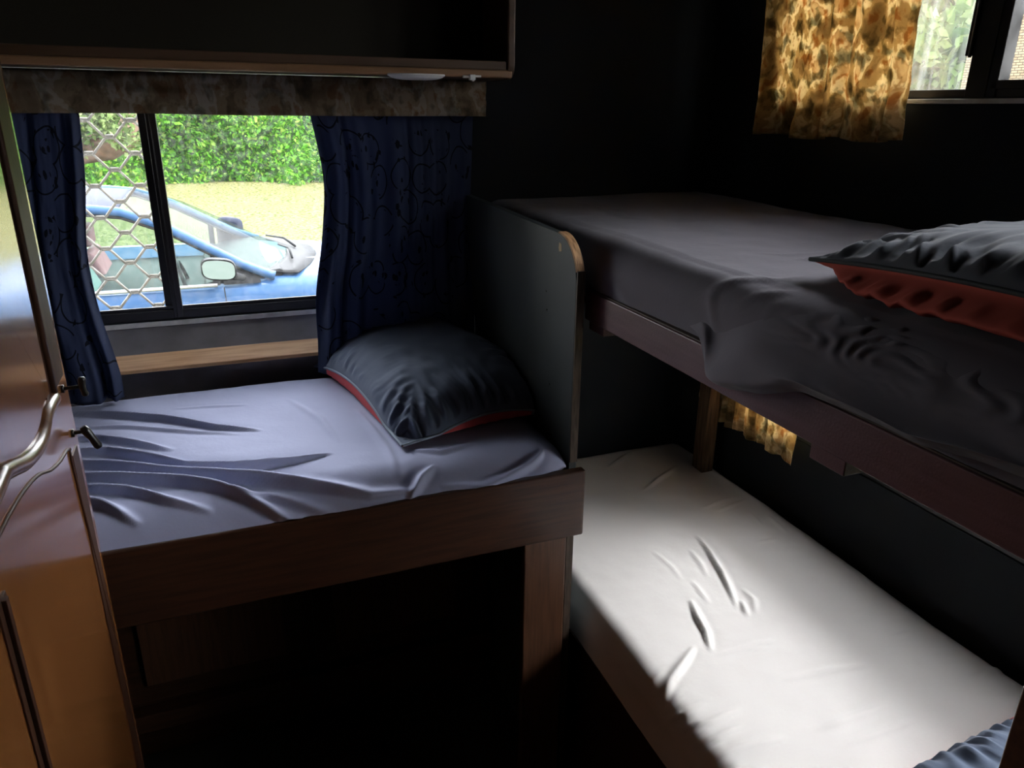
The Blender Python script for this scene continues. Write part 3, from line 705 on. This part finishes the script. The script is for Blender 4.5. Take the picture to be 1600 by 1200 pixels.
mattress('fitted_sheet', .640, 1.335, -.28, 1.885, ZU, .105, .055, 'sheet_black', um, fu, step=.007, bulge=.008, seed=8)
# the loose sheet hanging over the rail in bunched drapes
ys = np.linspace(.93, -.10, 340); border_px = [(1052, 512), (1068, 550), (1085, 590), (1120, 608), (1180, 618), (1240, 613), (1300, 640), (1360, 668), (1420, 700), (1510, 722), (1600, 755)]
bz = np.array([onx(px, py, .602) for px, py in border_px]); order = np.argsort(bz[:, 1])
zb = np.interp(ys, bz[order, 1], bz[order, 2]); 
k_ = np.ones(9) / 9; zb = np.convolve(np.pad(zb, 4, 'edge'), k_, 'valid')
edge_in = 1 - smoothstep(.80, .885, ys)
prof_t = np.linspace(0, 1, 70); P = np.zeros((70, 340, 3))
for j, yv in enumerate(ys):
    zlo = zb[j] * edge_in[j] + (1 - edge_in[j]) * 1.20
    base = [(.760, ZU - .006), (.705, ZU - .006), (.678, ZU - .014), (.658, ZU - .034), (.650, ZU - .058), (.648, (ZU - .05 + zlo) / 2), (.648, zlo + .012), (.648, zlo)]
    out = .606
    full = [(.760, ZU - .006), (.705, ZU + .001), (.668, ZU - .006), (.638, ZU - .028), (.620, ZU - .055), (out + .002, (ZU - .05 + zlo) / 2), (out - .004, zlo + .014), (out + .010, zlo)]
    ctrl = []
    for q_, (p, q) in enumerate(zip(base, full)):
        yc = .70 + .21 * q_ / 7; e_ = float(1 - smoothstep(yc - .11, yc + .03, yv)); ctrl.append((p[0] * (1 - e_) + q[0] * e_, p[1] * (1 - e_) + q[1] * e_))
    cc = catmull(ctrl, 12); cc = np.array(cc); s_ = np.linspace(0, len(cc) - 1, 70)
    P[:, j, 0] = np.interp(s_, range(len(cc)), cc[:, 0]); P[:, j, 2] = np.interp(s_, range(len(cc)), cc[:, 1]); P[:, j, 1] = yv
J, T_ = np.meshgrid(ys, prof_t)
dr = [([(.88, .62), (.82, .78), (.70, .90), (.58, .97)], .010, .030, .3), ([(.86, .75), (.80, .90), (.74, 1.)], .010, .02, .3),
      ([(.80, .55), (.68, .68), (.58, .82), (.50, .97)], .010, .030, .4), ([(.62, .60), (.50, .78), (.38, .92)], .009, .030, .4), ([(.42, .45), (.30, .7), (.22, .95)], .007, .030, .2),
      ([(.70, .24), (.665, .42)], .003, .010, 0), ([(.66, .22), (.63, .40)], .003, .009, 0), ([(.745, .24), (.72, .42)], .003, .012, 0), ([(.62, .20), (.60, .36)], .003, .009, 0), ([(.58, .20), (.55, .38)], .003, .010, 0)]
hh = folds(J, T_ * .25, [([(a, b * .25) for a, b in pl_], h_ * .9, w_, s_) for pl_, h_, w_, s_ in dr]) * smoothstep(.08, .3, T_)
hh += .004 * vnoise(J, T_, 4, 21, 2) * smoothstep(.15, .5, T_) + .002 * np.sin(J * 120 + 9 * vnoise(J, T_, 9, 33, 2)) * smoothstep(.15, .3, T_) * (1 - smoothstep(.4, .6, T_))
hh *= 1 - smoothstep(-.12, .04, J - (.70 + .16 * T_))
P[..., 0] -= hh * (T_ > .02); P[..., 2] += hh * .6 * (1 - smoothstep(.2, .5, T_))
gridmesh('hanging_sheet', P, 'sheet_black', um)
MB().box(.68, 1.30, -.25, 1.85, 1.166, 1.24).build('foam_core', 'white_plastic', um)

pillow('pillow', .945, .425, 1.334, .255, .335, .115, math.radians(-10), math.radians(-1), math.radians(-2), ZU + .004, 'pillow_black', 'rust', 'piping_dark',
       'large charcoal pillow with rust red underside on the upper bunk', 12, seam=0, low=.5, droop=.015, push=.06)

# ------------------------------------------------------------------ lower bunk
lo_ = empty('bunk_bed_frame', (.66, 1.0, 0), 'dark red-brown base box under the white mattress of the lower bunk', 'bed frame')
MB().box(.655, .675, -.25, 1.895, 0, .378).build('side_board', 'wood_dark', lo_, bevel=.003)
MB().box(.675, 1.340, -.25, 1.895, .362, .376).build('deck', 'wood_dark', lo_)
MB().box(.675, 1.340, -.25, -.23, 0, .362).build('end_board', 'wood_dark', lo_)
ZL = .500
fw = [
 (zt([(1088, 836), (1108, 862), (1128, 895), (1142, 925), (1152, 950)], ZL), .011, .008, .5),
 (zt([(1078, 858), (1095, 880), (1105, 900)], ZL), .005, .008, .3),
 (zt([(1080, 905), (1095, 925), (1108, 942)], ZL), .005, .006, .4),
 (zt([(1078, 935), (1088, 960), (1102, 985), (1110, 1015)], ZL), .011, .008, .5),
 (zt([(1035, 1092), (1050, 1062), (1072, 1030), (1086, 1008)], ZL), .010, .010, .4),
 (zt([(1158, 935), (1168, 960)], ZL), .008, .007, 0),
 (zt([(1160, 918), (1178, 935), (1180, 955)], ZL), .006, .008, 0),
 (zt([(950, 730), (970, 717), (990, 706)], ZL), .007, .006, .4),
 (zt([(1005, 767), (1030, 748), (1062, 726)], ZL), .010, .008, .5),
 (zt([(1112, 735), (1122, 755), (1135, 765)], ZL), .006, .010, 0),
 (zt([(1098, 795), (1130, 782), (1160, 776)], ZL), .005, .007, .3),
 (zt([(1120, 800), (1150, 788), (1172, 780)], ZL), .005, .007, .3),
 (zt([(1170, 800), (1190, 820)], ZL), .004, .007, 0),
 (zt([(1200, 806), (1230, 832)], ZL), .004, .007, 0),
 (zt([(1185, 848), (1215, 842)], ZL), .003, .006, 0),
 (zt([(1150, 1012), (1180, 1004), (1210, 1000)], ZL), .004, .007, 0),
 (zt([(1120, 1020), (1160, 1012), (1200, 1010)], ZL), .004, .006, 0),
 (zt([(1030, 1110), (1070, 1112), (1110, 1100)], ZL), .006, .006, 0),
 (zt([(1060, 1130), (1110, 1128), (1160, 1105)], ZL), .007, .007, .3),
 (zt([(1080, 1155), (1120, 1150), (1165, 1130)], ZL), .006, .007, 0),
 (zt([(1110, 1180), (1160, 1165), (1230, 1150)], ZL), .005, .009, 0),
 (zt([(1270, 1138), (1330, 1118), (1395, 1095)], ZL), .005, .012, 0),
 (zt([(1320, 1160), (1380, 1140), (1430, 1122)], ZL), .004, .010, 0),
 (zt([(1220, 1060), (1300, 1045), (1360, 1035)], ZL), .003, .010, 0),
 (zt([(1395, 995), (1420, 985)], ZL), .003, .006, 0),
 (zt([(1520, 1060), (1550, 1045), (1575, 1035)], ZL), .005, .010, 0),
 (zt([(1020, 860), (1050, 885), (1065, 905)], ZL), .003, .007, 0),
]
rs = np.random.RandomState(2)
for k in range(15):   # short puckers where the sheet is pulled over the aisle edge
    yy = .42 + .55 * rs.rand(); fw.append(([(.655, yy), (.69 + rs.rand() * .05, yy + rs.uniform(-.01, .025))], .0035 + .002 * rs.rand(), .005, 0))
fw = [(p_, h_ * 1.05, w_ * .8, k_) for p_, h_, w_, k_ in fw]
lm = empty('mattress', (1.0, 1.0, .376), 'mattress on the lower bunk in a brightly lit off-white sheet', 'mattress')
mattress('fitted_sheet', .653, 1.338, -.22, 1.890, ZL, .118, .045, 'sheet_white', lm, fw, step=.0055, seed=15)
MB().box(.70, 1.30, -.20, 1.85, .378, .46).build('foam_core', 'white_plastic', lm)
pillow('pillow', 1.02, .375, .560, .27, .245, .105, math.radians(4), 0, 0, ZL + .003, 'pillow_navy', 'salmon', 'salmon',
       'navy pillow with red piping at the near end of the white lower bunk', 31, seam=-.02, low=.4, droop=.03)

# ------------------------------------------------------------------ outside
GZ = -.55
gx, gy = np.meshgrid(np.linspace(-25, 40, 120), np.linspace(-30, 60, 140)); gz = GZ + .03 * vnoise(gx, gy, .7, 3) - 0 * gx
mbx = gridmesh('lawn', np.stack([gx, gy, gz], -1), 'lawn', label='sunlit yellow-green lawn outside the windows', cat='lawn', kind='structure')

def foliage(name, bounds, n, size, m, label, cat, surf, seed, core=None, size_j=.5):
    """n leaf blades scattered on a lumpy surface; surf(a, b) -> point, with a, b in 0..1"""
    r = np.random.RandomState(seed); a = r.rand(n); b = r.rand(n); P = surf(a, b)
    P = P + r.normal(0, 1, (n, 3)) * size * 1.2
    d1 = r.normal(0, 1, (n, 3)); d1 /= np.linalg.norm(d1, axis=1)[:, None]; d2 = np.cross(d1, r.normal(0, 1, (n, 3))); d2 /= np.linalg.norm(d2, axis=1)[:, None]
    s = size * (1 - size_j + size_j * 2 * r.rand(n))[:, None]
    V = np.stack([P - d1 * s, P + d2 * s * .55, P + d1 * s, P - d2 * s * .55], 1).reshape(-1, 3)
    me = bpy.data.meshes.new(name); me.from_pydata(V.tolist(), [], np.arange(4 * n).reshape(n, 4).tolist()); me.update()
    root = empty(name, (float(P[:, 0].mean()), float(P[:, 1].mean()), GZ), label, cat)
    me.transform(Matrix.Translation(-root.location))
    f = obj('foliage', me, root, m, smooth=False)
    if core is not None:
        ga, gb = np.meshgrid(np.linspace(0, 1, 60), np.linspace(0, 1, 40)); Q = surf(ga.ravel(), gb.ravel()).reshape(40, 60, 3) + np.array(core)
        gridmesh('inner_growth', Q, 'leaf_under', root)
    return root
def hedge_surf(a, b):
    x = -9 + 22 * a; z = GZ + 4.2 * b; y = 23.6 + 1.6 * b + .8 * vnoise(x, z, .9, 5, 3) - .5 * np.exp(-b * 8)
    return np.stack([x, y, z], -1)
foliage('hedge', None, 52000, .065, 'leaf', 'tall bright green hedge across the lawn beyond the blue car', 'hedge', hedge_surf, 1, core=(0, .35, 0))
def dry_surf(a, b):
    t = a * 2 * np.pi; return np.stack([-2.7 + 1.3 * np.cos(t) * np.sqrt(b), 21.0 + .4 * np.sin(t), 1.15 + .75 * np.sin(t * 3) * b], -1)
tr_ = foliage('tree', None, 3600, .075, 'leaf2', 'leaning tree with pinkish brown trunk before the hedge, seen through the grille', 'tree', dry_surf, 5)
mb = MB(); mb.tube([(-3.5, 21.5, .25), (-2.9, 21.6, .38), (-2.2, 21.7, .55), (-1.75, 21.8, .72), (-1.5, 21.9, 1.5)], [.22, .28, .36, .30, .15], 12)
mb.tube([(-3.45, 21.9, GZ), (-3.4, 21.6, .3)], [.25, .22], 12)
mb.build('trunk', 'bark', tr_, smooth=True)
def tree_surf(a, b):
    z = GZ + 4.6 * b; y = 9.4 + 13 * a; x = 13 + 1.8 * vnoise(y, z, .8, 15, 3); return np.stack([x, y, z], -1)
foliage('tree_row', None, 16000, .11, 'leaf2', 'pale green trees outside the upper right window', 'tree', tree_surf, 2, core=(.6, 0, 0))

# brick building seen through the far right pane
M['brick'] = bk = mat('cream_brick', (.5, .42, .3), .85, .2)
n = bk.node_tree.nodes; l = bk.node_tree.links
tcb = n.new('ShaderNodeTexCoord'); mpb = n.new('ShaderNodeMapping'); mpb.inputs['Rotation'].default_value = (math.pi / 2, 0, math.pi / 2)
br = n.new('ShaderNodeTexBrick'); br.inputs['Scale'].default_value = 7; br.inputs['Color1'].default_value = (.30, .24, .15, 1); br.inputs['Color2'].default_value = (.24, .18, .11, 1)
br.inputs['Mortar'].default_value = (.08, .06, .04, 1); br.inputs['Mortar Size'].default_value = .03; br.inputs['Row Height'].default_value = .18
sx = n.new('ShaderNodeSeparateXYZ'); cx_ = n.new('ShaderNodeCombineXYZ')
l.new(tcb.outputs['Object'], sx.inputs[0]); l.new(sx.outputs['Y'], cx_.inputs[0]); l.new(sx.outputs['Z'], cx_.inputs[1])
l.new(cx_.outputs[0], br.inputs['Vector']); l.new(br.outputs[0], n['Principled BSDF'].inputs['Base Color'])
bd = empty('brick_building', (9, 3, GZ), 'cream brick building outside the far right window pane', 'building')
MB().box(8.0, 8.3, -2.0, 6.6, GZ, 4.0).build('wall', 'brick', bd)
MB().box(7.7, 11, -2.1, 6.8, 4.0, 4.15).build('roof', 'grey_paint', bd, bevel=.02)

# ------------------------------------------------------------------ blue hatchback
car = empty('car', (-.5, 6.2, GZ), 'blue hatchback parked on the lawn close outside the left window', 'car')
CYc = 6.22
st = [  # x, half width at sill, half width at shoulder, shoulder z, crown z (bonnet / deck)
 (-2.95, .66, .70, .05, .12), (-2.85, .74, .78, .20, .26), (-2.6, .82, .86, .30, .36), (-2.3, .85, .88, .35, .30), (-2.0, .86, .885, .36, .10), (-1.2, .87, .89, .37, .10), (-.4, .87, .89, .365, .10),
 (.10, .87, .89, .36, .20), (.35, .87, .885, .365, .455), (.8, .87, .875, .34, .42), (1.1, .86, .85, .29, .36), (1.35, .80, .78, .20, .25), (1.48, .66, .64, .05, .08), (1.52, .60, .60, -.08, -.05)]
def section(x, ws, wh, zs, zc):
    right = [(.0, GZ + .22), (ws * .86, GZ + .22), (ws * .97, GZ + .30), (ws, GZ + .45), (wh + .012, (zs + GZ + .45) / 2 + .05), (wh + .006, zs - .10), (wh - .006, zs - .035), (wh - .045, zs + .006), (wh * .78, zs + (zc - zs) * .55), (wh * .4, zs + (zc - zs) * .92), (0, zc)]
    return [(x, CYc - y, z) for y, z in right] + [(x, CYc + y, z) for y, z in right[-2:0:-1]]
xs_ = np.linspace(-2.95, 1.52, 70); ST = np.array(st)
secs = [section(x, *[float(np.interp(x, ST[:, 0], ST[:, k])) for k in range(1, 5)]) for x in xs_]
mb = MB(); P = np.array(secs); P = np.concatenate([P, P[:, :1]], 1); mb.grid(P)
for s_ in (secs[0], secs[-1]): mb.add(s_, [tuple(range(len(s_)))])
mb.build('body', 'car_paint', car, smooth=True)
def arcpts(xc, r, z0=GZ + .31): return [(xc + r * math.cos(t), z0 + r * math.sin(t)) for t in np.linspace(0, 2 * math.pi, 25)[:-1]]
for xc in (.95, -2.15):
    for sgn in (-1, 1):
        yo = CYc + sgn * .905; yi = CYc + sgn * .70
        MB().prism(arcpts(xc, .36), 'y', yo - sgn * .02, yi).build('wheel_arch', 'car_black', car)
        wo_ = MB().prism(arcpts(xc, .31), 'y', yo, yi).build('wheel', 'rubber', car, bevel=.02)
        MB().prism(arcpts(xc, .20), 'y', yo + sgn * .006, yi).build('rim', 'rim', wo_, bevel=.01)
# flared wing over the near front wheel
th = np.linspace(0, math.pi, 30); rr = np.linspace(.36, .50, 8)
for sgn in (-1, 1):
    P = np.array([[(.95 + r_ * math.cos(t), CYc + sgn * (.895 + .030 * math.sin(math.pi * (r_ - .36) / .14) ** .7), GZ + .31 + r_ * math.sin(t)) for t in th] for r_ in rr])
    gridmesh('wheel_flare', P, 'car_paint', car)
# greenhouse: roof, pillars, glass
def rail(x):   # (half width, z) of the roof rail / pillar line
    X = [-2.75, -2.45, -1.9, -1.2, -.75, -.55, -.30, -.05, .17, .34]
    Zr = [.52, .70, .80, .865, .87, .845, .745, .60, .475, .405]
    Wd = [.68, .65, .64, .65, .66, .67, .70, .75, .80, .84]
    return float(np.interp(x, X, Wd)), float(np.interp(x, X, Zr))
def roofz(x): return float(np.interp(x, [-2.6, -2.3, -1.9, -1.2, -.8, -.58], [.70, .79, .855, .905, .912, .895]))
xr = np.linspace(-2.55, -.58, 30); vv = np.linspace(-1, 1, 25)
P = np.array([[(x + (0.05 * (1 - v * v) if x > -1 else 0) * smoothstep(-1, -.58, x), CYc + v * (rail(x)[0]), rail(x)[1] + (roofz(x) - rail(x)[1]) * (1 - abs(v) ** 2.6)) for v in vv] for x in xr])
gridmesh('roof', P, 'car_roof', car, solid=.01)
# windscreen
uu = np.linspace(0, 1, 24)
P = np.array([[None] * 25 for _ in uu], dtype=object); Q = np.zeros((24, 25, 3))
for i, u in enumerate(uu):
    xe = -.585 + .885 * u; w_, ze = rail(xe)
    for j, v in enumerate(vv):
        bow = (1 - v * v); Q[i, j] = (xe + bow * (.05 + .17 * u), CYc + v * (w_ - .035), (ze + (.895 - .845) * bow * (1 - u)) + bow * (.02 + .02 * math.sin(math.pi * u)) - .0)
gridmesh('windscreen', Q, 'glass_car', car)
# black cowl with wipers
Q2 = Q[-1]; nxt = Q2 + np.array([.13, 0, -.012]); nx2 = Q2 + np.array([.22, 0, -.02])
gridmesh('cowl', np.stack([Q2 - np.array([.02, 0, .004]), Q2 + np.array([.04, 0, .002]), nxt, nx2]), 'car_black', car, solid=.006)
for va, vb in ((.0, .55), (-.62, -.06)):
    a = Vector((Q2[12 + int(va * 12)][0] + .07, CYc + va * .8, .455)); b = Vector((Q2[12 + int(vb * 12)][0] - .06, CYc + vb * .8, .485))
    MB().tube([a, (a + b) / 2 + Vector((.03, 0, .02)), b], .009, 6).build('wiper', 'car_black', car, smooth=True)
for sgn in (-1, 1):
    # body coloured roof rail running into the windscreen pillar
    xs2 = np.linspace(-2.65, .36, 60); mb = MB()
    mb.tube([(x, CYc + sgn * (rail(x)[0] + .004), rail(x)[1] - .002) for x in xs2], [.030] * 60, 10); mb.build('pillar', 'car_paint', car, smooth=True)
    # side windows (front and rear) and black frame
    def side(x0, x1, name, m, lo_m=.0, hi_m=.04, off=0.0):
        xx = np.linspace(x0, x1, 24); tt = np.linspace(0, 1, 8); G = np.zeros((8, 24, 3))
        for j, x in enumerate(xx):
            wt, zt_ = rail(x); zt_ -= hi_m; zbm = .365 + lo_m; zt_ = max(zt_, zbm + .004); wb_ = .87
            for i, t in enumerate(tt): G[i, j] = (x, CYc + sgn * (wb_ + (wt - wb_) * t ** 1.2 + off), zbm + (zt_ - zbm) * t)
        return gridmesh(name, G, m, car)
    side(-2.35, -1.33, 'side_window', 'glass_car'); side(-1.23, -.02, 'side_window', 'glass_car')
    side(-1.33, -1.23, 'door_pillar', 'car_black', off=.004); side(.02, .26, 'quarter_panel', 'car_black', off=.004, hi_m=.03); side(-.045, .0, 'window_bar', 'car_black', off=.006)
    MB().tube([(x, CYc + sgn * (rail(x)[0] + .012), rail(x)[1] - .038) for x in np.linspace(-2.5, .15, 50)], .012, 6).build('window_seal', 'car_black', car, smooth=True)
    MB().tube([(-2.4, CYc + sgn * .882, .362), (-1.2, CYc + sgn * .886, .366), (-.02, CYc + sgn * .886, .368)], .014, 6).build('chrome_strip', 'rim', car, smooth=True)
    MB().tube([(.02, CYc + sgn * .905, .355), (.03, CYc + sgn * .906, .1), (.0, CYc + sgn * .90, -.2)], .004, 5).build('door_seam', 'car_black', car)
    # mirror
    mx, my, mz = (.0, CYc - 1.01, .50) if sgn < 0 else (.14, CYc + 1.00, .50)
    g = np.linspace(-1, 1, 21); hs = []
    mb = MB(); ring = []
    def se(t, a, b, p=3.2): c_, s_ = math.cos(t), math.sin(t); return (a * abs(c_) ** (2 / p) * (1 if c_ > 0 else -1), b * abs(s_) ** (2 / p) * (1 if s_ > 0 else -1))
    lay = [(-.055, .55), (-.045, .85), (-.02, 1.0), (.02, 1.0), (.035, .97)]
    rows_ = [[(mx + se(t, .108 * k_, .072 * k_)[0], my - sgn * -dy_ * 1.0, mz + se(t, .108 * k_, .072 * k_)[1] - .10 * se(t, .108 * k_, .072 * k_)[0]) for t in np.linspace(0, 2 * math.pi, 33)] for dy_, k_ in lay]
    mb.grid(np.array(rows_)); mb.add([p for p in rows_[0][:-1]], [tuple(range(32))])
    mb.tube([(mx + .07, my - sgn * .02, mz - .05), (mx + .15, my - sgn * .12, mz - .09)], [.03, .022], 8)
    mr = mb.build('mirror', 'car_black' if sgn < 0 else 'car_roof', car, smooth=True)
    yg = my + sgn * .032
    pts = [(mx + se(t, .098, .060)[0], mz + se(t, .098, .060)[1] - .10 * se(t, .098, .06)[0]) for t in np.linspace(0, 2 * math.pi, 33)[:-1]]
    MB().prism(pts, 'y', yg, yg + sgn * .006).build('mirror_glass', 'mirror', mr)
# rear window, seats, dashboard, wheel
P = np.array([[(-2.58 - .27 * u, CYc + v * .62, .70 - .26 * u) for v in np.linspace(-1, 1, 8)] for u in np.linspace(0, 1, 6)]); gridmesh('rear_window', P, 'glass_car', car)
def seat(x, y, m):
    sb = MB().prism([(x - .02, -.12), (x + .5, -.08), (x + .52, -.0), (x + .08, -.02), (x - .12, .46), (x - .20, .44), (x - .10, .02)], 'y', y - .25, y + .25).box(x - .22, x - .12, y - .13, y + .13, .48, .64)
    sb.build('seat', m, car, bevel=.03)
seat(-.75, CYc - .38, 'seat_teal'); seat(-.75, CYc + .38, 'seat_red'); seat(-1.65, CYc - .38, 'seat_teal'); seat(-1.65, CYc + .38, 'seat_teal')
MB().box(-2.35, .30, CYc - .80, CYc + .80, .26, .29).build('cabin_liner', 'car_black', car)
MB().prism([(-.12, .12), (-.10, .36), (.10, .41), (.42, .435), (.42, .12)], 'y', CYc - .78, CYc + .78).build('dashboard', 'car_black', car, bevel=.02)
MB().tube([(-.22 - .05 * math.sin(t), CYc - .38 + .18 * math.cos(t), .28 + .17 * math.sin(t)) for t in np.linspace(0, 2 * math.pi, 25)], .014, 6, False).build('steering_wheel', 'car_black', car, smooth=True)
for sgn in (-1, 1):
    MB().prism([(1.05, .27), (1.30, .12), (1.38, .02), (1.42, .10), (1.25, .24), (1.12, .30)], 'y', CYc + sgn * .80, CYc + sgn * .60).build('headlamp', 'mirror', car, bevel=.01)

for o in C.objects:
    if o.type == 'MESH' and len(o.data.vertices) > 4000:
        o.shadow_terminator_geometry_offset = .15; o.shadow_terminator_normal_offset = .004
